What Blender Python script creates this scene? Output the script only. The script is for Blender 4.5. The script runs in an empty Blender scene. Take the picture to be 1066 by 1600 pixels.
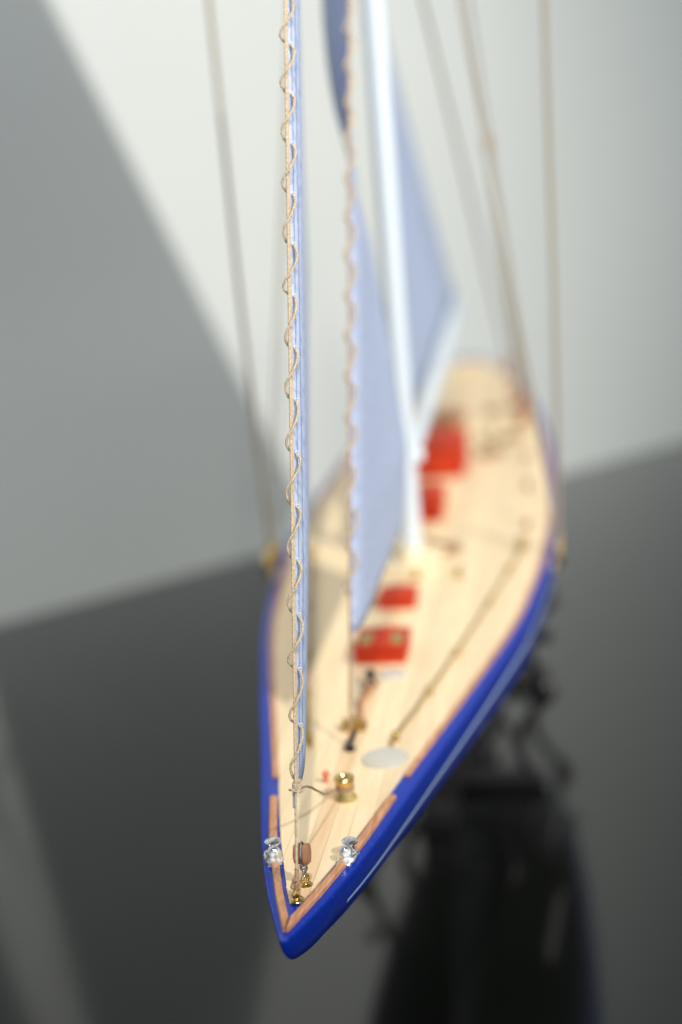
import bpy, bmesh, math, random
from mathutils import Vector, Matrix
random.seed(7)
S = bpy.context.scene
COL = S.collection

# ------------------------------------------------------------------ camera
YAW, PITCH, ROLL = math.radians(-9.5694), math.radians(16.2521), math.radians(-4.974)
CAM = Vector((0.0939, -0.3844, 0.2687))
fw = Vector((math.sin(YAW)*math.cos(PITCH), math.cos(YAW)*math.cos(PITCH), -math.sin(PITCH)))
r0 = Vector((math.cos(YAW), -math.sin(YAW), 0)); u0 = r0.cross(fw)
rr = r0*math.cos(ROLL)+u0*math.sin(ROLL); uu = -r0*math.sin(ROLL)+u0*math.cos(ROLL)
cd = bpy.data.cameras.new('camera'); cam = bpy.data.objects.new('camera', cd); COL.objects.link(cam)
cam.matrix_world = Matrix(((rr.x, uu.x, -fw.x, CAM.x), (rr.y, uu.y, -fw.y, CAM.y), (rr.z, uu.z, -fw.z, CAM.z), (0, 0, 0, 1)))
cd.sensor_fit = 'VERTICAL'; cd.sensor_height = 36.0; cd.lens = 2277.07*36/1600
cd.clip_start = 0.01; cd.clip_end = 100
cd.dof.use_dof = True; cd.dof.focus_distance = 0.484; cd.dof.aperture_fstop = 3.8
S.camera = cam
S.render.resolution_x = 682; S.render.resolution_y = 1024

# ------------------------------------------------------------------ room light
W = bpy.data.worlds.new('World'); S.world = W; W.use_nodes = True
bg = W.node_tree.nodes['Background']; bg.inputs[1].default_value = 1.0
_N, _L = W.node_tree.nodes, W.node_tree.links        # dim gallery: dark floor, pale walls, dark ceiling
_tc = _N.new('ShaderNodeTexCoord'); _sx = _N.new('ShaderNodeSeparateXYZ'); _mr = _N.new('ShaderNodeMapRange'); _cr = _N.new('ShaderNodeValToRGB')
_L.new(_tc.outputs['Generated'], _sx.inputs[0]); _L.new(_sx.outputs[2], _mr.inputs[0]); _mr.inputs['From Min'].default_value = -1
_L.new(_mr.outputs[0], _cr.inputs[0]); _L.new(_cr.outputs[0], bg.inputs[0])
_dp = _N.new('ShaderNodeVectorMath'); _dp.operation = 'DOT_PRODUCT'; _dp.inputs[1].default_value = (.75, -.66, 0)   # the lit half of the room lies opposite the wall
_m2 = _N.new('ShaderNodeMapRange'); _m2.interpolation_type = 'SMOOTHSTEP'
for _i, _v in (('From Min', -.7), ('From Max', .7), ('To Min', .22), ('To Max', 1.12)): _m2.inputs[_i].default_value = _v
_L.new(_tc.outputs['Generated'], _dp.inputs[0]); _L.new(_dp.outputs['Value'], _m2.inputs[0]); _L.new(_m2.outputs[0], bg.inputs[1])
for _k, (_p, _c) in enumerate(((.0, .04), (.5, 1.05), (1.0, .05))):
    _e = _cr.color_ramp.elements[0] if _k == 0 else _cr.color_ramp.elements.new(_p) if _k == 1 else _cr.color_ramp.elements[-1]
    _e.position = _p; _e.color = (_c*.93, _c*.985, _c*.99, 1)
def spot(name, loc, target, power, color, size, blend, radius):
    d = bpy.data.lights.new(name, 'SPOT'); o = bpy.data.objects.new(name, d); COL.objects.link(o)
    o.location = loc; o.rotation_euler = (Vector(target)-Vector(loc)).to_track_quat('-Z', 'Y').to_euler()
    d.energy = power; d.color = color; d.spot_size = math.radians(size); d.spot_blend = blend; d.shadow_soft_size = radius
    return o
spot('gallery_spot_side', (1.42, -0.90, 1.75), (-0.27, 0.72, 0.13), 262, (1.0, 0.965, 0.90), 38, 1.0, 0.022)
spot('gallery_spot_front', (0.26, -0.74, 2.0), (0.0, 0.38, 0.0), 92, (1.0, 0.945, 0.85), 34, 1.0, 0.018)
S.view_settings.view_transform = 'Standard'; S.view_settings.look = 'None'
S.view_settings.exposure = 0.1; S.view_settings.gamma = 1.0; S.view_settings.use_curve_mapping = False
S.render.engine = 'CYCLES'

# ------------------------------------------------------------------ materials
def mat(name, color, rough=0.5, metal=0.0, coat=0.0, ior=1.5, **kw):
    m = bpy.data.materials.new(name); m.use_nodes = True
    b = m.node_tree.nodes['Principled BSDF']
    b.inputs['Base Color'].default_value = (*color, 1); b.inputs['Roughness'].default_value = rough
    b.inputs['Metallic'].default_value = metal; b.inputs['IOR'].default_value = ior
    b.inputs['Coat Weight'].default_value = coat; b.inputs['Coat Roughness'].default_value = 0.06
    for k, v in kw.items(): b.inputs[k.replace('_', ' ')].default_value = v
    return m
def nodes(m): return m.node_tree.nodes, m.node_tree.links, m.node_tree.nodes['Principled BSDF']
def vary(m, c1, c2, scale=(1, 1, 1), noise=20, detail=6, bump=0.0, dist=0.0005, rand=0.0):
    N, L, b = nodes(m)
    tc = N.new('ShaderNodeTexCoord'); mp = N.new('ShaderNodeMapping'); mp.inputs['Scale'].default_value = scale
    nz = N.new('ShaderNodeTexNoise'); nz.inputs['Scale'].default_value = noise; nz.inputs['Detail'].default_value = detail
    L.new(tc.outputs['Object'], mp.inputs[0]); L.new(mp.outputs[0], nz.inputs[0])
    cr = N.new('ShaderNodeValToRGB'); cr.color_ramp.elements[0].position = .3; cr.color_ramp.elements[1].position = .7
    cr.color_ramp.elements[0].color = (*c1, 1); cr.color_ramp.elements[1].color = (*c2, 1)
    L.new(nz.outputs['Fac'], cr.inputs[0]); out = cr.outputs[0]
    if rand:
        oi = N.new('ShaderNodeObjectInfo'); hs = N.new('ShaderNodeHueSaturation'); mr = N.new('ShaderNodeMapRange')
        mr.inputs['To Min'].default_value = 1-rand; mr.inputs['To Max'].default_value = 1+rand*.6
        L.new(oi.outputs['Random'], mr.inputs[0]); L.new(mr.outputs[0], hs.inputs['Value']); L.new(out, hs.inputs['Color']); out = hs.outputs[0]
        ad = N.new('ShaderNodeVectorMath'); ad.operation = 'ADD'
        L.new(tc.outputs['Object'], ad.inputs[0]); L.new(oi.outputs['Random'], ad.inputs[1]); L.new(ad.outputs[0], mp.inputs[0])
    L.new(out, b.inputs['Base Color'])
    if bump:
        bp = N.new('ShaderNodeBump'); bp.inputs['Strength'].default_value = bump; bp.inputs['Distance'].default_value = dist
        L.new(nz.outputs['Fac'], bp.inputs['Height']); L.new(bp.outputs[0], b.inputs['Normal'])
    return m
M = {}
M['wall'] = vary(mat('wall_paint', (.72, .74, .70), .9), (.685, .71, .69), (.715, .74, .72), noise=3, bump=.05, dist=.002)
M['table'] = vary(mat('table_black_lacquer', (.005, .006, .005), .09, ior=1.62), (.004, .0048, .0042), (.006, .007, .0062), noise=6)
M['hull'] = mat('hull_blue_lacquer', (.001, .022, .44), .28, .3, coat=.25, Specular_IOR_Level=.25)
M['bottom'] = mat('hull_bottom_dark', (.006, .007, .012), .5)
M['plank'] = vary(mat('deck_maple', (.8, .7, .5), .45), (.78, .60, .36), (.86, .70, .47), (1, .06, 1), 420, 4, rand=.09)
M['king'] = vary(mat('deck_king_plank', (.75, .5, .28), .45), (.72, .49, .27), (.80, .58, .36), (1, .06, 1), 420, 4)
M['rail'] = vary(mat('rail_wood', (.5, .25, .13), .5), (.40, .17, .075), (.62, .33, .18), (1, .08, 1), 900, 6, bump=.3, dist=.0002)
M['blockwood'] = vary(mat('block_wood', (.36, .17, .09), .5), (.28, .12, .06), (.42, .21, .115), (1, 1, .12), 900, 6, bump=.3, dist=.0002)
M['brass'] = vary(mat('brass', (.7, .48, .16), .2, 1.0), (.60, .42, .13), (.78, .58, .25), noise=500)
M['dullbrass'] = mat('dull_brass', (.46, .32, .11), .42, .7)
M['chrome'] = mat('chrome', (.86, .85, .84), .2, 1.0)
M['steel'] = mat('grey_steel', (.35, .36, .38), .3, 1.0)
M['rope'] = vary(mat('rope_cream', (.58, .49, .37), .85), (.34, .25, .155), (.64, .54, .40), noise=1800, bump=.4, dist=.0001)
M['ropebrown'] = vary(mat('rope_brown', (.36, .22, .13), .85), (.27, .16, .09), (.44, .28, .17), noise=1800)
M['rig'] = mat('rigging_tan', (.30, .25, .18), .8)
M['white'] = mat('white_enamel', (.62, .69, .76), .28, coat=.3)
M['stripe'] = mat('cove_stripe_pale_blue', (.42, .55, .80), .35)
M['red'] = vary(mat('red_enamel', (.5, .03, .01), .55, Specular_IOR_Level=.25), (.44, .026, .005), (.53, .042, .009), noise=60)
M['black'] = mat('black_enamel', (.008, .008, .008), .35)
M['stand'] = mat('stand_black', (.012, .010, .011), .35)
M['bead'] = mat('pink_bead', (.75, .16, .08), .2, coat=.5)
M['cream'] = vary(mat('pale_wood', (.8, .68, .47), .45), (.74, .6, .38), (.84, .72, .5), (1, 1, 1), 120)
M['glass'] = mat('frosted_deck_glass', (.74, .72, .64), .2, coat=.3, Transmission_Weight=.35)
# metal flake in the blue lacquer
N, L, b = nodes(M['hull'])
tc = N.new('ShaderNodeTexCoord'); vo = N.new('ShaderNodeTexVoronoi'); vo.inputs['Scale'].default_value = 2600
mr = N.new('ShaderNodeMapRange'); mr.inputs['From Min'].default_value = .955; mr.inputs['From Max'].default_value = 1; mr.inputs['To Max'].default_value = .5
sp = N.new('ShaderNodeSeparateColor'); mx = N.new('ShaderNodeMix'); mx.data_type = 'RGBA'
L.new(tc.outputs['Object'], vo.inputs[0]); L.new(vo.outputs['Color'], sp.inputs[0]); L.new(sp.outputs[0], mr.inputs[0]); L.new(mr.outputs[0], mx.inputs[0])
mx.inputs[6].default_value = (.0008, .030, .40, 1); mx.inputs[7].default_value = (.08, .22, .8, 1); L.new(mx.outputs[2], b.inputs['Base Color'])
# sail cloth: weave bump, translucency
def sailmat(name, col):
    m = mat(name, col, .75); N, L, b = nodes(m)
    tc = N.new('ShaderNodeTexCoord')
    sx = N.new('ShaderNodeSeparateXYZ'); L.new(tc.outputs['UV'], sx.inputs[0])
    w1 = N.new('ShaderNodeTexWave'); w1.inputs['Scale'].default_value = 520; w1.bands_direction = 'X'
    w2 = N.new('ShaderNodeTexWave'); w2.inputs['Scale'].default_value = 520; w2.bands_direction = 'Y'
    nz = N.new('ShaderNodeTexNoise'); nz.inputs['Scale'].default_value = 700; nz.inputs['Detail'].default_value = 3
    mpn = N.new('ShaderNodeMapping'); mpn.inputs['Scale'].default_value = (1, .35, 1); L.new(tc.outputs['UV'], mpn.inputs[0])
    for w in (w1, w2): L.new(tc.outputs['UV'], w.inputs[0])
    L.new(mpn.outputs[0], nz.inputs[0])
    a = N.new('ShaderNodeMath'); L.new(w1.outputs['Fac'], a.inputs[0]); L.new(w2.outputs['Fac'], a.inputs[1])
    bp = N.new('ShaderNodeBump'); bp.inputs['Strength'].default_value = .35; bp.inputs['Distance'].default_value = .00025
    L.new(a.outputs[0], bp.inputs['Height']); L.new(bp.outputs[0], b.inputs['Normal'])
    cr = N.new('ShaderNodeValToRGB'); cr.color_ramp.elements[0].position = .36; cr.color_ramp.elements[1].position = .52
    cr.color_ramp.elements[0].color = (col[0]*.66, col[1]*.68, col[2]*.76, 1); cr.color_ramp.elements[1].color = (*col, 1)
    L.new(nz.outputs['Fac'], cr.inputs[0]); L.new(cr.outputs[0], b.inputs['Base Color'])
    tr = N.new('ShaderNodeBsdfTranslucent'); tr.inputs[0].default_value = (*col, 1)
    ms = N.new('ShaderNodeMixShader'); ms.inputs[0].default_value = .16
    L.new(b.outputs[0], ms.inputs[1]); L.new(tr.outputs[0], ms.inputs[2]); L.new(ms.outputs[0], N['Material Output'].inputs[0])
    return m
M['sail'] = sailmat('sail_cloth', (.52, .60, .80))
M['stitch'] = mat('sail_thread_grey', (.14, .15, .22), .9)

# ------------------------------------------------------------------ builders
def link(name, bm, m, parent=None, smooth=True, kind=None):
    bmesh.ops.recalc_face_normals(bm, faces=bm.faces)
    me = bpy.data.meshes.new(name); bm.to_mesh(me); bm.free()
    if isinstance(m, str): m = [m]
    for k in m: me.materials.append(M[k])
    if smooth:
        for f in me.polygons: f.use_smooth = True
        me.set_sharp_from_angle(angle=math.radians(40))
    o = bpy.data.objects.new(name, me); COL.objects.link(o)
    if parent is not None:
        o.parent = parent
        if parent.parent is None: o.location = -parent.location
    if kind: o['kind'] = kind
    return o
def clone(o, loc, rotz=0.0):
    """copy of a part (shares mesh) moved by loc relative to the prototype"""
    c = o.copy(); COL.objects.link(c); c.location = o.location + Vector(loc); return c
def box(bm, c, s, rot=None, bev=0.0, top=(1, 1)):
    vs = []
    for z in (-1, 1):
        for x, y in ((-1, -1), (1, -1), (1, 1), (-1, 1)):
            k = top if z > 0 else (1, 1)
            v = Vector((x*s[0]/2*k[0], y*s[1]/2*k[1], z*s[2]/2))
            if rot is not None: v = rot @ v
            vs.append(bm.verts.new(v+Vector(c)))
    fs = [bm.faces.new([vs[i] for i in f]) for f in ((3, 2, 1, 0), (4, 5, 6, 7), (0, 1, 5, 4), (1, 2, 6, 5), (2, 3, 7, 6), (3, 0, 4, 7))]
    if bev:
        es = list({e for f in fs for e in f.edges})
        bmesh.ops.bevel(bm, geom=es, offset=bev, segments=2, affect='EDGES', profile=.6)
def lathe(bm, prof, c, n=20, rot=None):
    rings = []
    for r, z in prof:
        ring = []
        for i in range(n):
            a = 2*math.pi*i/n; v = Vector((r*math.cos(a), r*math.sin(a), z))
            if rot is not None: v = rot @ v
            ring.append(bm.verts.new(v+Vector(c)))
        rings.append(ring)
    for a, b2 in zip(rings, rings[1:]):
        for i in range(n): bm.faces.new((a[i], a[(i+1) % n], b2[(i+1) % n], b2[i]))
    bm.faces.new(rings[0][::-1]); bm.faces.new(rings[-1])
def sphere(bm, c, r, n=14, sq=(1, 1, 1)):
    m = Matrix.Translation(c) @ Matrix.Diagonal((r*sq[0], r*sq[1], r*sq[2], 1))
    bmesh.ops.create_uvsphere(bm, u_segments=n, v_segments=max(6, n//2+1), radius=1, matrix=m)
def tube(bm, pts, r, n=8, closed=False, lobes=0, pitch=.003, amp=.2):
    pts = [Vector(p) for p in pts]; K = len(pts); rings = []; s = 0.0; nrm = None
    for i, p in enumerate(pts):
        a = pts[i-1] if (i or closed) else pts[0]; b2 = pts[(i+1) % K] if (i < K-1 or closed) else pts[-1]
        t = (b2-a).normalized()
        if nrm is None:
            nrm = t.orthogonal().normalized()
        nrm = (nrm - t*nrm.dot(t)).normalized(); bn = t.cross(nrm)
        if i: s += (p-pts[i-1]).length
        rad = r(i/(K-1)) if callable(r) else r
        ring = []
        for j in range(n):
            th = 2*math.pi*j/n
            q = rad*(1+amp*math.cos(lobes*th - 2*math.pi*s/pitch)) if lobes else rad
            ring.append(bm.verts.new(p+(nrm*math.cos(th)+bn*math.sin(th))*q))
        rings.append(ring)
    for i in range(K if closed else K-1):
        a, b2 = rings[i], rings[(i+1) % K]
        for j in range(n): bm.faces.new((a[j], a[(j+1) % n], b2[(j+1) % n], b2[j]))
    if not closed: bm.faces.new(rings[0][::-1]); bm.faces.new(rings[-1])
def lerp(a, b2, t): return Vector(a)*(1-t)+Vector(b2)*t
def line(a, b2, n): return [lerp(a, b2, i/n) for i in range(n+1)]
def spline(pts, n=8):
    P = [Vector(q) for q in pts]; P = [P[0]*2-P[1]]+P+[P[-1]*2-P[-2]]; out = []
    for i in range(1, len(P)-2):
        a, b2, c, d = P[i-1:i+3]
        for k in range(n):
            t = k/n; out.append(.5*((2*b2)+(c-a)*t+(2*a-5*b2+4*c-d)*t*t+(3*b2-a-3*c+d)*t**3))
    out.append(P[-2]); return out
def interp(x, X, Y):
    if x <= X[0]: return Y[0]
    for i in range(len(X)-1):
        if x <= X[i+1]:
            t = (x-X[i])/(X[i+1]-X[i]); return Y[i]*(1-t)+Y[i+1]*t
    return Y[-1]
def smooth_interp(x, X, Y):          # averaged linear table: rounds the corners
    w = .03; return sum(interp(x+w*(k-4)/4, X, Y) for k in range(9))/9

# ------------------------------------------------------------------ table and wall
TZ = -0.19
w0 = Vector((-0.4468, 0.8402, TZ)); w1 = Vector((0.2265, 1.4166, TZ)); wd = (w1-w0).normalized()
wn = Vector((-wd.y, wd.x, 0)); ang = math.atan2(wd.y, wd.x); RZ = Matrix.Rotation(ang, 3, 'Z'); wc = (w0+w1)/2
bm = bmesh.new(); box(bm, wc-wn*1.0+Vector((0, 0, -.02)), (4.0, 2.0, .04), RZ, .002)
o = link('table', bm, 'table'); o['kind'] = 'structure'; o['label'] = 'glossy black table top under the model yacht'
bm = bmesh.new(); box(bm, wc+wn*.052+Vector((0, 0, 1.0)), (5.0, .10, 2.6), RZ)
o = link('wall', bm, 'wall', smooth=False); o['kind'] = 'structure'; o['label'] = 'plain off-white wall behind the table'

# ------------------------------------------------------------------ yacht: lines of the hull
Y = bpy.data.objects.new('model_yacht', None); COL.objects.link(Y); Y.location = (0, .5, -.166); Y.empty_display_size = .05
Y['label'] = 'blue-hulled model racing yacht with pale deck, white mast and laced sails'; Y['category'] = 'model yacht'
TX = [0, .05, .1, .2, .3, .4, .5, .6, .7, .8, .9, .97, 1.0]
TB = [.0031, .1882, .2948, .5571, .8117, .9476, 1.0112, .9743, .9121, .7868, .5599, .3007, .0212]
def half(t): return max(.0002, .07939*smooth_interp(t, TX, TB)) if t > .03 else .0003+.07939*(smooth_interp(.03, TX, TB))*t/.03
def sheer(t):
    return .02*((t-.65)/.65)**2*(1.5 if t > .65 else 1.0)
def outer(t):
    if t >= .03: return half(t)+.0022+.0022*min(1, t/.11)
    m_, a_, d = .31, .00115, max(0, t+.0036); k = (half(.03)+.0028)/math.sqrt((a_+m_*.0336)**2-a_**2)
    return k*math.sqrt(max(1e-9, (a_+m_*d)**2-a_**2))
DX = [0, .01, .025, .05, .1, .17, .25, .35, .5, .65, .75, .85, .93, 1.0]
DY = [.0070, .0135, .021, .0285, .038, .046, .053, .060, .066, .063, .053, .035, .019, .006]
def depth(t):
    if t < .05: return .124*math.sqrt(max(1e-7, t+.0036))
    if t < .09: a = (t-.05)/.04; return (1-a)*.124*math.sqrt(t+.0036)+a*smooth_interp(t, DX, DY)
    return smooth_interp(t, DX, DY) if t < .97 else interp(t, DX, DY)
def side_x(t, zd):                    # half-width of the hull zd below the sheer
    D = depth(t); s = min(1, max(0, zd/D)); t0 = max(0, t); p = 2.0+1.0*min(1, t0/.3); q = 1.05+.65*min(1, t0/.35)+.5*max(0, 1-t0/.035)
    return outer(t)*max(0, 1-s**p)**(1/q)
def station(t):
    D = depth(t); R = min(.0013, .35*D); z0 = sheer(t); w = outer(t); out = [(0, z0), (w*.5, z0), (max(w-R, w*.6), z0), (max(w-R*.25, w*.9), z0-R*.28), ]
    for k in range(15):
        s = (k/14)**1.35; zd = R+(D-R)*s; out.append((side_x(t, zd), z0-zd))
    return out
def loft(bm, sts, ys):
    rows = []
    for st, y in zip(sts, ys):
        row = [bm.verts.new((x, y, z)) for x, z in st] + [bm.verts.new((-x, y, z)) for x, z in st[1:-1][::-1]]
        rows.append(row)
    n = len(rows[0])
    for a, b2 in zip(rows, rows[1:]):
        for j in range(n): bm.faces.new((a[j], a[(j+1) % n], b2[(j+1) % n], b2[j]))
    return rows
bm = bmesh.new(); sts = []; ys = []
tt = [-.0036+.0536*(.02+.98*k/24)**2 for k in range(25)]+[.05+.95*i/74 for i in range(1, 75)]
for t in tt: sts.append(station(t)); ys.append(t)
rows = loft(bm, sts, ys)
bm.faces.new(rows[0][::-1]); bm.faces.new(rows[-1])
for f in bm.faces:
    c = f.calc_center_median()
    if c.z < -.034: f.material_index = 1
hull = link('hull', bm, ['hull', 'bottom'], Y); hull['label'] = 'glossy blue lacquered hull, dark below the waterline'
# fin keel and rudder
bm = bmesh.new(); R1 = []
for k in range(9):
    s = k/8; z = -.045-.115*s; y0 = .33+.16*s; y1 = .74-.06*s; ring = []
    for j in range(20):
        a = 2*math.pi*j/20; u = .5-.5*math.cos(a); th = .011*(1-.25*s)*math.sin(a)*(1-.4*u)
        ring.append(bm.verts.new((th, y0+(y1-y0)*u, z)))
    R1.append(ring)
for a, b2 in zip(R1, R1[1:]):
    for j in range(20): bm.faces.new((a[j], a[(j+1) % 20], b2[(j+1) % 20], b2[j]))
bm.faces.new(R1[0]); bm.faces.new(R1[-1][::-1]); link('keel', bm, 'bottom', hull)
bm = bmesh.new(); box(bm, (0, .735, -.09), (.006, .05, .11), None, .002, (1, 1)); link('rudder', bm, 'bottom', hull)
# cove stripe on both sides
for sgn in (1, -1):
    bm = bmesh.new(); prev = None
    for k in range(81):
        t = .040+.88*k/80; q = []
        wd_ = .0012+.0016*min(1, t/.35); dz = .0098-.0022*min(1, t/.3)
        for zz in (dz, dz+wd_): q.append(bm.verts.new((sgn*(side_x(t, zz)+.0003), t, sheer(t)-zz)))
        if prev: bm.faces.new((prev[0], prev[1], q[1], q[0]))
        prev = q
    link('cove_stripe', bm, 'stripe', hull)

# ------------------------------------------------------------------ deck planks
def inner(t): return half(t)-.0030-.0012*max(0, 1-max(0, t-.05)/.05)
bm = bmesh.new(); prev = None
for k in range(101):
    y = .020+.965*k/100; w = max(.0003, inner(y)-.0001); q = [bm.verts.new((-w, y, sheer(y)+.00005)), bm.verts.new((w, y, sheer(y)+.00005))]
    if prev: bm.faces.new((prev[0], prev[1], q[1], q[0]))
    prev = q
deck = link('deck', bm, 'king', Y)
def plank(name, xa, xb, m, ya=.0195, yb=.985):
    bm = bmesh.new(); g = .00006; th = .0008
    side = 1 if (xa+xb) >= 0 else -1
    lo, hi = (min(abs(xa), abs(xb)), max(abs(xa), abs(xb))) if name == 'plank' else (xa, xb)
    prev = None
    ysamp = [ya+(yb-ya)*(i/300)**1.3 for i in range(301)]
    for y in ysamp:
        w = inner(y)
        if name == 'plank':
            if w <= lo+g+.00002:
                if prev is not None: break
                continue
            x0, x1 = side*(lo+g), side*min(hi-g, w)
        else: x0, x1 = max(lo+g, -w), min(hi-g, w)
        z = sheer(y); q = [bm.verts.new((x0, y, z+.0001)), bm.verts.new((x0, y, z+th)), bm.verts.new((x1, y, z+th)), bm.verts.new((x1, y, z+.0001))]
        if prev is None: bm.faces.new(q)
        else:
            for j in range(4): bm.faces.new((prev[j], prev[(j+1) % 4], q[(j+1) % 4], q[j]))
        prev = q
    if prev is None: bm.free(); return
    bm.faces.new(prev[::-1])
    return link(name, bm, m, deck)
plank('king_plank', -.0030, .0036, 'king')
for i in range(11):
    plank('plank', .0036+i*.0068, .0036+(i+1)*.0068, 'plank'); plank('plank', -.0030-i*.0068, -.0030-(i+1)*.0068, 'plank')
DZ = .0008
def dz(y): return sheer(y)+DZ
# ------------------------------------------------------------------ rails (three lengths a side)
def rail(sgn, ta, tb, w, h, inset=0.0):
    bm = bmesh.new(); prev = None; K = max(6, int((tb-ta)*120))
    for k in range(K+1):
        t = ta+(tb-ta)*k/K; xo = half(t)-inset; xi = max(xo-w, .00015); z = sheer(t); c = w*.16
        q = [bm.verts.new((sgn*a, t, z+b2)) for a, b2 in ((xi, .0), (xi, h-c), (xi+c, h), (xo-c, h), (xo, h-c), (xo, .0))]
        if prev:
            for j in range(6): bm.faces.new((prev[j], prev[(j+1) % 6], q[(j+1) % 6], q[j]))
        else: bm.faces.new(q)
        prev = q
    bm.faces.new(prev[::-1]); return link('rail', bm, 'rail', Y)
for sgn in (1, -1):
    rail(sgn, .002, .0458, .0027, .0019); rail(sgn, .0545, .0985, .0029, .0019, -.0004); rail(sgn, .118, .97, .0024, .0014, .0004)

# ------------------------------------------------------------------ bow chocks
for sgn in (1, -1):
    c = Vector((sgn*(half(.05)-.0012), .0500, sheer(.05)))
    tang = math.atan2(-(half(.06)-half(.04))*sgn, .02); Rt = Matrix.Rotation(tang, 3, 'Z')
    k_ = 1.3
    bm = bmesh.new(); box(bm, c+Vector((0, 0, .0004)), (.0052, .0098, .0009), Rt, .0003); root = link('bow_chock', bm, 'chrome', Y)
    bm = bmesh.new(); lathe(bm, [(r*k_, z*k_) for r, z in [(.0024, 0), (.0025, .0004), (.0021, .0008), (.0019, .0022), (.0017, .0032), (.0012, .0040), (.0005, .0043)]], c+Rt@Vector((0, -.0020, .0008)), 24); link('bollard', bm, 'chrome', root)
    bm = bmesh.new(); q = c+Rt@Vector((0, .0028, .0008))
    lathe(bm, [(r*k_, z*k_) for r, z in [(.0017, 0), (.0013, .0006), (.0011, .0026), (.0013, .0031), (.0021, .0035), (.0022, .0039), (.0016, .0043), (.0006, .0045)]], q, 24); link('mushroom_post', bm, 'chrome', root)
    bm = bmesh.new(); tube(bm, spline([c+Rt@Vector((.0018*sgn, -.0048, .0008)), c+Rt@Vector((.0029*sgn, -.0020, .0026)), c+Rt@Vector((.0027*sgn, .0016, .0026)), c+Rt@Vector((.0018*sgn, .0046, .0008))], 5), .0006, 8); link('guard', bm, 'chrome', root)

# ------------------------------------------------------------------ stem head fittings
def eyebolt(p, rz, r=.0013):
    bm = bmesh.new(); lathe(bm, [(.0024, 0), (.0025, .0003), (.0022, .0006), (.0012, .0008), (.0009, .0011)], p, 20); root = link('eyebolt', bm, 'brass', Y)
    bm = bmesh.new(); Rz = Matrix.Rotation(rz, 3, 'Z'); cc = Vector(p)+Vector((0, 0, .0012+r))
    tube(bm, [cc+Rz@Vector((r*1.05*math.cos(a), 0, r*1.15*math.sin(a))) for a in [2*math.pi*i/20 for i in range(20)]], .00062, 8, True)
    tube(bm, [Vector(p)+Vector((0, 0, .0006)), Vector(p)+Vector((0, 0, .0019))], .0009, 8); link('eye', bm, 'brass', root); return root
E1 = Vector((.0002, .0213, dz(.0213)-.0003)); E2 = Vector((.0014, .0312, dz(.0312)-.0003))
eyebolt(E1, math.radians(70)); eyebolt(E2, math.radians(60))
# forestay
ST0 = Vector((0, .0240, .0222)); SD = Vector((0, .1255, .2792)).normalized(); STH = ST0+SD*((.396-.0240)/SD.y)
def stay(s): return ST0+SD*s
bm = bmesh.new(); tube(bm, line(ST0, STH, 1500), .00044, 9, lobes=3, pitch=.0021, amp=.16); link('forestay', bm, 'rope', Y)
bm = bmesh.new()                       # knot round the eye
for k in range(5):
    c = E1+Vector((0.0002*(k % 2)-.0004, .0014+.0005*k*.6, .0033+.00055*k)); rad = .0013-.0001*k; tl = .5*(k % 3-1)
    tube(bm, [c+Vector((rad*math.cos(a), rad*math.sin(a)*.9, .0007*math.sin(a*2+k)+rad*tl*math.cos(a))) for a in [2*math.pi*i/22 for i in range(22)]], .00042, 7, True)
tube(bm, spline([E1+Vector((0, .0004, .0020)), E1+Vector((.0004, .0012, .0032)), ST0+Vector((0, 0, .0015)), stay(.006)], 6), .0007, 8, lobes=3, pitch=.002)
link('stay_knot', bm, 'ropebrown', Y)
# shackle and wooden block
bt = Vector((.0011, .0318, .0300)); tilt = Matrix.Rotation(math.radians(-14), 3, 'X')@Matrix.Rotation(math.radians(-8), 3, 'Z')
bm = bmesh.new(); RX = tilt@Matrix.Rotation(math.pi/2, 3, 'Y'); lathe(bm, [(.0016, -.00035), (.0019, -.0003), (.0014, 0), (.0019, .0003), (.0016, .00035)], bt, 16, RX)
block = link('block', bm, 'steel', Y); block['label'] = 'small brown wooden block beside the forestay foot'
for sx in (-1, 1):
    bm = bmesh.new(); pr = []
    for k in range(20):
        a = 2*math.pi*k/20; ca, sa = math.cos(a), math.sin(a)
        pr.append((abs(ca)**.55*math.copysign(1, ca)*.0021, abs(sa)**.62*math.copysign(1, sa)*.0034))
    fr = [bm.verts.new(bt+tilt@Vector((sx*.00145+x*.0, y, z))+tilt@Vector((-.0011, 0, 0))) for x, (y, z) in ((0, p_) for p_ in pr)]
    bk = [bm.verts.new(bt+tilt@Vector((sx*.00145, y, z))+tilt@Vector((.0011, 0, 0))) for y, z in pr]
    for j in range(20): bm.faces.new((fr[j], fr[(j+1) % 20], bk[(j+1) % 20], bk[j]))
    bm.faces.new(fr); bm.faces.new(bk[::-1])
    bmesh.ops.bevel(bm, geom=[e for e in bm.edges if len(e.link_faces) == 2 and any(len(f.verts) > 6 for f in e.link_faces)], offset=.0004, segments=2, affect='EDGES')
    link('cheek', bm, 'blockwood', block)
bm = bmesh.new(); tube(bm, [bt+tilt@Vector((0, .0022*math.sin(a)*.9, .0038*math.cos(a))) for a in [2*math.pi*i/24 for i in range(24)]], .00036, 7, True); link('strap', bm, 'steel', block)
bm = bmesh.new(); c = bt+Vector((.0002, -.0004, -.0048))
tube(bm, [c+Vector((.0009*math.cos(a), .0002*math.cos(a), .0014*math.sin(a))) for a in [2*math.pi*i/18 for i in range(18)]], .00045, 8, True)
tube(bm, [c+Vector((-.0013, 0, .0006)), c+Vector((.0013, 0, .0006))], .0004, 8); c2 = lerp(c, E2+Vector((0, 0, .0030)), .55)
tube(bm, [c2+Vector((.0002*math.cos(a), .0009*math.cos(a), .0013*math.sin(a))) for a in [2*math.pi*i/18 for i in range(18)]], .00042, 8, True)
link('shackle', bm, 'steel', Y)

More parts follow.
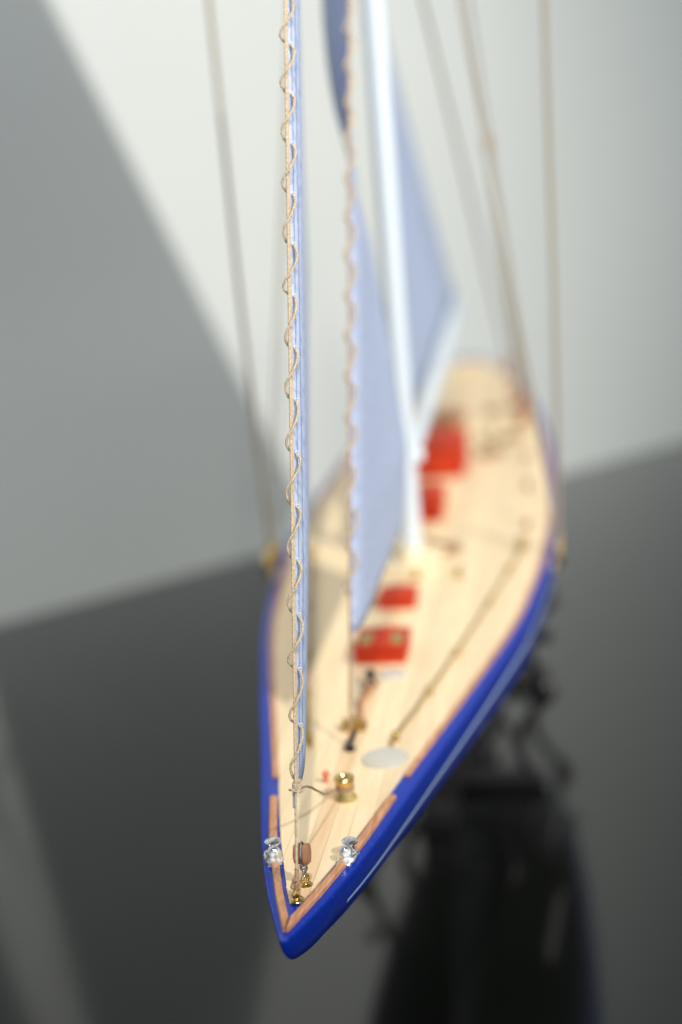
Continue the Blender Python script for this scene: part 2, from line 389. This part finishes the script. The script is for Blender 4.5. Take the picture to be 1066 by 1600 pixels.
# ------------------------------------------------------------------ sails
def surf(name, P, nu, nv, m, th=.0):
    bm = bmesh.new(); uvl = bm.loops.layers.uv.new('UVMap'); V = [[bm.verts.new(P(i/nu, j/nv)) for i in range(nu+1)] for j in range(nv+1)]
    V2 = {}
    for j in range(nv):
        for i in range(nu):
            f = bm.faces.new((V[j][i], V[j][i+1], V[j+1][i+1], V[j+1][i]))
            for l, (a, b2) in zip(f.loops, ((i, j), (i+1, j), (i+1, j+1), (i, j+1))):
                p = P(a/nu, b2/nv); l[uvl].uv = (p.y, p.z)
    o = link(name, bm, m, Y)
    md = o.modifiers.new('cloth_thickness', 'SOLIDIFY'); md.thickness = .00022; md.offset = 0
    return o
# jib
JT, JH, JC = stay(.0310), stay(.84), Vector((-.045, .335, .120))
def jib(u, v):
    l = lerp(JT, JH, v)+Vector((.0, .0009, -.0002)); e = lerp(JC, JH, v)
    uu_ = u**2.2; dy = (e.y-l.y)*uu_; z = l.z+(e.z-l.z)*uu_
    x = .0052*(1-math.exp(-dy/.0052))*min(1, .55+v*5)-.142*dy-.10*dy*min(1, v*1.6)*.35
    return Vector((x, l.y+dy, z-.02*math.sin(math.pi*uu_)*(1-v)*.35))
def lace(s0, s1, pitch, stayf, m, parent, r=.00044, k_=1.0):
    # each turn: out of an eyelet, down across the front, round the stay on the left, back behind the cloth
    key = [(0, .0016, .0022, 0), (.05, .0019, .0014, .02), (.18, .0026, .0011, .13), (.34, .0021, .0004, .30), (.5, .0006, -.0007, .48), (.62, -.0009, -.0006, .60),
           (.76, -.0017, .0004, .75), (.90, -.0010, .0014, .90), (.96, .0002, .0026, .97), (.985, .0012, .0032, .995)]
    bm = bmesh.new(); pts = []; n = int((s1-s0)/pitch); rnd = random.Random(3)
    for t_ in range(n):
        a = rnd.uniform(.85, 1.18); dj = rnd.uniform(-.04, .04)
        for q, x, y, f in key:
            g = f+(dj if .1 < f < .9 else 0)
            pts.append(stayf(s1-(t_+g)*pitch)+Vector((x*k_*(a if .1 < f < .9 else 1), y*k_, 0)))
    tube(bm, spline(pts, 4), r, 7, lobes=3, pitch=.0017, amp=.2); return link('lacing', bm, m, parent)
J = surf('jib', jib, 44, 110, 'sail'); J['label'] = 'foremost pale blue-white sail, laced to the forestay'
LS1 = .0325+.01815*43; lace(.0325, LS1+.0001, .01815, stay, 'rope', J)
bm = bmesh.new(); tube(bm, [jib(.0, v/300)+Vector((.0004, -.0001, 0)) for v in range(301)], .00042, 7, lobes=3, pitch=.0019); link('luff_rope', bm, 'rope', J)
# stitched seams of the luff tabling: short threads lying on the cloth
bm = bmesh.new()
def uof(dist, l): return (dist/l)**(1/2.2)
for row, dd in enumerate((.0022, .0050)):
    for k in range(900):
        v0 = (k+.1)/900; v1 = (k+.62)/900
        if v0 > .42: break
        ln = max(.02, lerp(JC, JH, v0).y-lerp(JT, JH, v0).y); u_ = uof(dd, ln)
        a = jib(u_, v0)+Vector((.00022, -.00012, 0)); b2 = jib(u_, v1)+Vector((.00022, -.00012, 0)); tube(bm, [a, b2], .00018, 4)
st = link('stitching', bm, 'stitch', J); st['kind'] = 'stuff'
# eyelets
bm = bmesh.new(); tube(bm, [Vector((.0006*math.cos(a), 0, .0006*math.sin(a))) for a in [2*math.pi*i/12 for i in range(12)]], .0002, 6, True)
ey = None
for k in range(int((.42-.03)/.01815)):
    s = .0325+.01815*(k+1)
    c = stay(s); p = c+Vector((.0017, .0021, .0004))
    if ey is None: ey = link('eyelet', bm, 'white', J); ey.location = p; ey.rotation_euler = (0, 0, math.radians(35))
    else: e2 = ey.copy(); COL.objects.link(e2); e2.parent = J; e2.location = p
# tack lashing, tail, and the line to the capstan
bm = bmesh.new(); c = stay(.0318)
for k in range(3): tube(bm, [c+SD*(.0006*k)+Vector((.0013*math.cos(a)+.0004, .0013*math.sin(a)+.0003, .0002*math.sin(a))) for a in [2*math.pi*i/18 for i in range(18)]], .00036, 7, True)
tube(bm, spline([c+Vector((-.0022, 0, -.0008)), c+Vector((-.0008, -.0012, -.0004)), c+Vector((.0010, -.0010, -.0012)), c+Vector((.0030, -.0004, -.0004))], 6), .0004, 7, lobes=3, pitch=.0017); link('tack_lashing', bm, 'rope', Y)
bm = bmesh.new(); box(bm, stay(.0285)+Vector((-.0006, .0006, -.0004)), (.0011, .0005, .0066), Matrix.Rotation(math.radians(-24), 3, 'X'), .0001); link('tack_tail', bm, 'sail', J)
CP = Vector((.0052, .0975, dz(.0975)-.0003))
bm = bmesh.new(); tube(bm, spline([c+Vector((.001, .0008, -.0008)), c+Vector((.0014, .015, -.0075)), Vector((.0018, .076, .0285)), CP+Vector((-.0026, -.0022, .0058))], 14), .00040, 7, lobes=3, pitch=.0019); link('tack_line', bm, 'ropebrown', Y)

# staysail
S0 = Vector((0, .1690, .0543)); SSD = Vector((0, .1466, .2516)).normalized(); SB = S0-SSD*(.0405/SSD.z); SH = S0+SSD*((.396-.169)/SSD.y)
def stay2(s): return S0+SSD*s
bm = bmesh.new(); tube(bm, line(SB, SH, 120), .0006, 7); link('inner_forestay', bm, 'ropebrown', Y)
SC = Vector((0, .350, .047))
def ssail(u, v):
    tk = stay2(-.002); hd = stay2(.425); l = lerp(tk, hd, v)+Vector((.0003, .0012, 0)); e = lerp(SC, hd, v)
    u2 = u**1.6; dy = (e.y-l.y)*u2; z = l.z+(e.z-l.z)*u2
    al = interp(l.z, [.05, .09, .14, .19, .24, .28, .32, .40], [.0, -.02, .01, .07, .17, .30, .42, .30])
    x = .004*(1-math.exp(-dy/.006))*(1 if l.z < .2 else max(0, 1-(l.z-.2)/.06))-al*dy*(.6+.4*u2)
    return Vector((x, l.y+dy, z))
SS = surf('staysail', ssail, 30, 80, 'sail'); SS['label'] = 'second pale sail, laced to the inner forestay'
lace(.0, .42, .0185, stay2, 'rope', SS, r=.0006, k_=1.05)
# mast
MB, MT = Vector((0, .405, .002)), Vector((.0, .418, .95))
bm = bmesh.new(); tube(bm, line(MB, MT, 40), lambda t: .0062*(1-.42*max(0, t-.3)), 24); mast = link('mast', bm, 'white', Y)
bm = bmesh.new(); lathe(bm, [(.0095, 0), (.0095, .0016), (.0078, .0024), (.0072, .006), (.0063, .0065)], (0, .405, dz(.405)+.0038), 24); link('mast_collar', bm, 'cream', mast)
for zz, hw in ((.335, .088), (.60, .07)):
    for sgn in (1, -1):
        bm = bmesh.new(); tube(bm, [Vector((0, .409, zz)), Vector((sgn*hw, .416, zz+.006))], lambda t: .0026*(1-.4*t), 10); link('spreader', bm, 'white', mast)
# boom
BG, BE = Vector((.0040, .4180, .0655)), Vector((.0015, .830, .0860))
bm = bmesh.new(); tube(bm, line(BG, BE, 30), lambda t: .0036+.0036*min(1, t*1.6), 18); boom = link('boom', bm, 'white', Y)
bm = bmesh.new(); sphere(bm, BG+Vector((.0016, -.004, -.0012)), .0046, 14); box(bm, BG+Vector((-.002, -.008, -.001)), (.006, .010, .004), None, .001); link('gooseneck', bm, 'white', boom)
def main(u, v):
    l = lerp((0, .4125, .076), (0, .4235, .925), v); fo = lerp(BG, BE, .02+.96*1)+Vector((0, 0, .008)); e = lerp(fo, (-.004, .436, .925), v)
    e = e+Vector((-.046*math.sin(math.pi*min(1, v*1.3)*.75), .03*math.sin(math.pi*v), 0))
    p = lerp(l, e, u); return p+Vector((-.006*math.sin(math.pi*u)*min(1, v*5), 0, -.004*math.sin(math.pi*u)*(1-v)*.0))
MS = surf('mainsail', main, 24, 60, 'sail'); MS['label'] = 'tall pale mainsail between the mast and the boom'

# ------------------------------------------------------------------ standing rigging
for sgn in (1, -1):
    cx = sgn*(outer(.408)+.0035)
    bm = bmesh.new(); tube(bm, [Vector((cx, .408, -.004)), Vector((sgn*.0865, .410, .160)), Vector((sgn*.088, .416, .341)), Vector((sgn*.07, .416, .606)), Vector((sgn*.006, .417, .90))], .00135, 8); link('shroud', bm, 'rig', Y)
    bm = bmesh.new(); box(bm, (cx-sgn*.0022, .408, sheer(.4)-.004), (.0075, .020, .0022), None, .0006); cp = link('chainplate', bm, 'cream', Y)
    for yy in (.396, .408, .420):
        bm = bmesh.new(); lathe(bm, [(.0008, -.008), (.0018, -.0065), (.0021, 0), (.0018, .0065), (.0008, .008)], (cx, yy, .0075), 12); link('turnbuckle', bm, 'brass', cp)
    for yy, zt in ((.396, .34), (.420, .34)):
        bm = bmesh.new(); tube(bm, [Vector((cx, yy, .010)), Vector((sgn*.0060, .412, .60))], .0005, 6); link('lower_shroud', bm, 'rig', Y)
# running backstays on the near side, with their tackle, and the backstay
RB = Vector((.056, .780, dz(.78))); RM = Vector((0, .418, .86))
q = lerp(RB, RM, .255)
bm = bmesh.new(); tube(bm, [q, RM], .0012, 7); rb = link('running_backstay', bm, 'rig', Y)
for o_ in (-.0022, .0, .0022):
    bm = bmesh.new(); tube(bm, [RB+Vector((o_*1.2, o_*2, .012)), q+Vector((o_*.4, 0, -.004))], .0009, 6); link('tackle_line', bm, 'rig', rb)
bm = bmesh.new(); box(bm, q, (.006, .006, .012), None, .002); link('tackle_block', bm, 'blockwood', rb)
bm = bmesh.new(); box(bm, RB+Vector((0, 0, .008)), (.007, .008, .015), None, .002); link('tackle_block', bm, 'blockwood', rb)
RB2 = Vector((.044, .880, dz(.88)))
bm = bmesh.new(); tube(bm, [RB2, Vector((0, .416, .45))], .0012, 7); rb2 = link('running_backstay', bm, 'rig', Y)
bm = bmesh.new(); box(bm, lerp(RB2, (0, .416, .45), .055), (.006, .006, .014), None, .002); link('tackle_block', bm, 'blockwood', rb2)

# ------------------------------------------------------------------ capstan and bead
bm = bmesh.new(); lathe(bm, [(.0042, 0), (.0044, .0004), (.0043, .0009), (.0034, .0022), (.0027, .0036), (.0025, .0046)], CP, 32); cap = link('capstan', bm, 'brass', Y)
bm = bmesh.new(); lathe(bm, [(.0025, .0046), (.0030, .0060), (.0037, .0072), (.0038, .0082), (.0038, .0090), (.0034, .0094), (.0016, .0095), (.0012, .0090)], CP, 32); link('drum_head', bm, 'brass', cap)
bm = bmesh.new()
for k in range(3): tube(bm, [CP+Vector((.0031*math.cos(a), .0031*math.sin(a), .0044+.0008*k)) for a in [2*math.pi*i/24 for i in range(24)]], .00042, 7, True)
link('rope_turns', bm, 'ropebrown', cap)
bm = bmesh.new(); sphere(bm, (-.0044, .1120, dz(.112)+.0036), .0015, 14); sphere(bm, (-.0046, .1120, dz(.112)+.0022), .0011, 10)
lathe(bm, [(.0010, 0), (.0006, .0008), (.0006, .0018)], (-.0046, .112, dz(.112)), 10); link('bead', bm, 'bead', Y)

# ------------------------------------------------------------------ deck glass, tracks, small fittings
for x, y, r in ((.0158, .1329, .0093), (.0078, .2265, .0068)):
    bm = bmesh.new(); lathe(bm, [(r, 0), (r*1.0, .0006), (r*.96, .0011), (r*.7, .0016), (r*.35, .0019), (r*.05, .0020)], (x, y, dz(y)), 40); g = link('deck_glass', bm, 'glass', Y)
for sgn in (1, -1):
    pts = [(.0178, .1525), (.0272, .2030), (.0356, .2520), (.0475, .3250), (.0560, .3800), (.0622, .4230)]
    P3 = [Vector((sgn*x, y, dz(y)+.0022)) for x, y in pts]
    bm = bmesh.new(); tube(bm, spline(P3, 10), .00075, 10); tr = link('jib_track', bm, 'dullbrass', Y)
    bm = bmesh.new(); lathe(bm, [(.0016, -.0022), (.0015, -.0018), (.0009, -.0014), (.0010, -.0006), (.0017, .0002), (.0017, .0010), (.0010, .0018), (.0003, .0021)], (0, 0, 0), 14)
    p0 = link('stanchion', bm, 'dullbrass', tr); p0.location = P3[0]
    for q in P3[1:]: c_ = p0.copy(); COL.objects.link(c_); c_.parent = tr; c_.location = q
    bm = bmesh.new(); box(bm, P3[0]+Vector((-.0010*sgn, -.004, -.0012)), (.0016, .006, .0016), Matrix.Rotation(math.radians(-11*sgn), 3, 'Z'), .0004); link('end_stop', bm, 'dullbrass', tr)
    bm = bmesh.new(); sphere(bm, P3[-1]+Vector((0, 0, .002)), .0036, 12, (.9, 1.2, 1)); link('sheet_block', bm, 'dullbrass', tr)
# windlass line-up on the centre plank
bm = bmesh.new(); y = .142; z = dz(y)
lathe(bm, [(.0016, 0), (.0012, .0006), (.0010, .0030), (.0016, .0036), (.0010, .0042)], (0.0004, y, z), 12); box(bm, (.0004, y, z+.0014), (.0046, .0018, .0016), None, .0006)
tube(bm, [Vector((.0006, y+.002, z+.003)), Vector((.0016, y+.009, z+.0042))], .0011, 8); link('deck_cleat', bm, 'black', Y)
y = .1650; z = dz(y)
bm = bmesh.new(); box(bm, (-.0012, y, z+.0008), (.011, .007, .0016), None, .0004); wl = link('windlass', bm, 'dullbrass', Y)
bm = bmesh.new(); lathe(bm, [(.0018, -.0048), (.0011, -.0040), (.0011, -.0016), (.0022, -.0012), (.0022, .0012), (.0011, .0016), (.0011, .0040), (.0018, .0048)], (-.0010, y+.0005, z+.0032), 14, Matrix.Rotation(math.pi/2, 3, 'Y')); link('barrel', bm, 'brass', wl)
bm = bmesh.new(); tube(bm, spline([(-.001, .171, dz(.171)+.0016), (-.0006, .180, dz(.18)+.0009), (-.0022, .192, dz(.19)+.0009), (-.0005, .204, dz(.2)+.0009), (-.0002, .213, dz(.21)+.002)], 10), .0014, 8, lobes=3, pitch=.005); link('anchor_chain', bm, 'blockwood', Y)
bm = bmesh.new(); y = .216; lathe(bm, [(.0030, 0), (.0028, .0012), (.0017, .0022), (.0017, .0045), (.0026, .0052), (.0022, .0066), (.0008, .0072)], (-.0004, y, dz(y)), 16); link('vent', bm, 'black', Y)
bm = bmesh.new(); y = .2085; lathe(bm, [(.0030, 0), (.0030, .0012), (.0014, .0018)], (-.0012, y, dz(y)), 14); link('vent_base', bm, 'dullbrass', Y)

# ------------------------------------------------------------------ red deck houses
def skylight(x0, x1, y0, y1, h, ridge, panes=True, over=.0008):
    cx, cy = (x0+x1)/2, (y0+y1)/2; z = dz(cy)-.0002; w, l = x1-x0, y1-y0
    bm = bmesh.new(); box(bm, (cx, cy, z+h/2), (w, l, h), None, .0004); root = link('skylight', bm, 'red', Y)
    for s in (-1, 1):
        bm = bmesh.new(); a = math.atan2(ridge, w/2); Rr = Matrix.Rotation(a*s, 3, 'Y'); ww = (w/2+over)/math.cos(a)
        c = Vector((cx+s*(w/4+over/2), cy, z+h+ridge/2+.0004))
        box(bm, c, (ww-.0003, l+over*2, .0012), Rr, .0003); rf = link('roof_panel', bm, 'red', root)
        if panes:
            bm = bmesh.new(); box(bm, c+Rr@Vector((s*.0010, -l*.08, .0008)), (ww*.46, l*.52, .0008), Rr, .0002); link('brass_plate', bm, 'dullbrass', root)
    return root
skylight(-.0112, .0125, .2425, .2690, .0072, .0012)
skylight(-.0100, .0090, .3225, .3420, .0052, .0012, False)
skylight(-.0130, .0100, .4880, .5300, .0115, .0020, False)
hs = skylight(-.0200, .0175, .5960, .6550, .0190, .0030, False)
bm = bmesh.new(); y = .352; box(bm, (.002, y, dz(y)+.0008), (.004, .016, .0018), None, .0005); link('deck_strip', bm, 'cream', Y)
# mast partners, fife rail and brass eyes in front of the mast
bm = bmesh.new(); box(bm, (-.003, .402, dz(.4)+.0018), (.040, .040, .0038), None, .0008); link('mast_step', bm, 'cream', Y)
bm = bmesh.new(); lathe(bm, [(.0030, 0), (.0030, .001), (.0016, .002), (.0016, .004), (.0024, .0046), (.001, .0056)], (0, 0, 0), 14)
w_ = link('deck_winch', bm, 'brass', Y)
for k, (x, y) in enumerate(((.0050, .374), (.0285, .3750), (-.022, .380), (-.030, .43), (.0250, .700), (.0330, .715), (.050, .735), (-.05, .735), (.0535, .800), (-.03, .70))):
    tgt = Vector((x, y, dz(y)))-Y.location
    if k == 0: w_.location = tgt
    else: c_ = w_.copy(); COL.objects.link(c_); c_.parent = Y; c_.location = tgt
# rope coils
def coil(c, r, n, m='ropebrown', rr_=.0011):
    bm = bmesh.new(); pts = []
    for k in range(n*20+1):
        a = 2*math.pi*k/20; q = r*(1-.5*k/(n*20)); pts.append(Vector((c[0]+q*math.cos(a), c[1]+q*1.3*math.sin(a), dz(c[1])+rr_+.0006*math.sin(k*.4)**2)))
    tube(bm, pts, rr_, 7, lobes=3, pitch=.006); link('rope_coil', bm, m, Y)
coil((.0180, .425), .0085, 3); coil((-.024, .42), .009, 3); coil((.033, .655), .0100, 3, 'ropebrown'); coil((.047, .70), .0075, 3, 'ropebrown'); coil((.030, .79), .008, 3, 'ropebrown'); coil((.0340, .690), .008, 3, 'rope')
bm = bmesh.new(); tube(bm, spline([(.006, .412, dz(.41)+.012), (.0075, .432, dz(.43)+.006), (.0100, .440, dz(.44)+.0016), (.0165, .437, dz(.43)+.0014)], 8), .0012, 7, lobes=3, pitch=.006); link('halyard_tail', bm, 'ropebrown', Y)
# steering well and wheel aft, wood fittings along the quarter
bm = bmesh.new(); box(bm, (-.006, .765, dz(.765)+.0030), (.030, .034, .0060), None, .001); link('cockpit_coaming', bm, 'blockwood', Y)
bm = bmesh.new(); c = Vector((-.004, .735, dz(.735)+.010)); tube(bm, [c+Vector((.008*math.cos(a), 0, .008*math.sin(a))) for a in [2*math.pi*i/28 for i in range(28)]], .0008, 6, True)
for k in range(6):
    a = math.pi*k/3; tube(bm, [c, c+Vector((.0098*math.cos(a), 0, .0098*math.sin(a)))], .0005, 5)
box(bm, c+Vector((0, .003, -.004)), (.004, .004, .012), None, .0008); link('steering_wheel', bm, 'blockwood', Y)
for x, y, s in ((.0545, .748, .010), (.0500, .805, .009), (.0440, .850, .008), (-.0555, .748, .007), (.0600, .640, .005), (.0622, .560, .005), (.064, .47, .005)):
    bm = bmesh.new(); box(bm, (x, y, dz(y)+s*.4), (s*.8, s*1.7, s*.8), None, s*.2); link('quarter_block', bm, 'blockwood', Y)

# ------------------------------------------------------------------ stand
T = bpy.data.objects.new('display_stand', None); COL.objects.link(T); T.location = (0, .58, TZ)
T['label'] = 'black scrolled display stand under the blue hull, partly hidden in its dark reflection'; T['category'] = 'display stand'
bm = bmesh.new(); box(bm, (0, .585, TZ+.0125), (.022, .30, .023), None, .003); link('base_rail', bm, 'stand', T)
for yy in (.505, .680):
    bm = bmesh.new(); box(bm, (0, yy, TZ+.0065), (.130, .014, .008), None, .003); ft = link('cross_foot', bm, 'stand', T)
    for sgn in (1, -1):
        bm = bmesh.new(); sphere(bm, (sgn*.062, yy, TZ+.0062), .0062, 12); link('ball_foot', bm, 'stand', ft)
        hx = side_x(yy, .030)
        bm = bmesh.new(); tube(bm, spline([(sgn*.056, yy, TZ+.010), (sgn*.050, yy, TZ+.030), (sgn*.056, yy, TZ+.046), (sgn*.068, yy, -.129)], 8), .0034, 10); link('column', bm, 'steel' if False else 'stand', T)
        bm = bmesh.new(); lathe(bm, [(.001, -.009), (.0055, -.0065), (.0078, -.001), (.0070, .004), (.0035, .008), (.001, .0105)], (sgn*.069, yy, -.122), 16); link('finial', bm, 'stand', T)
        bm = bmesh.new(); tube(bm, spline([(sgn*.010, yy, TZ+.022), (sgn*.030, yy, TZ+.032), (sgn*.038, yy, TZ+.056), (sgn*.026, yy, TZ+.070), (sgn*.014, yy, TZ+.060), (sgn*.020, yy, TZ+.048)], 8), .0032, 8); link('scroll', bm, 'stand', T)
        zt = sheer(yy)-depth(yy)*.86; xt = side_x(yy, depth(yy)*.86)
        bm = bmesh.new(); tube(bm, spline([(sgn*.067, yy, -.124), (sgn*.060, yy, -.094), (sgn*(xt+.004), yy, zt-.0035)], 8), .0034, 8); link('cradle_arm', bm, 'stand', T)
        bm = bmesh.new(); sphere(bm, (sgn*.071, yy, -.083), .0048, 12); tube(bm, [Vector((sgn*.069, yy, -.084)), Vector((sgn*.058, yy, -.090))], .0028, 8); link('knob', bm, 'stand', T)
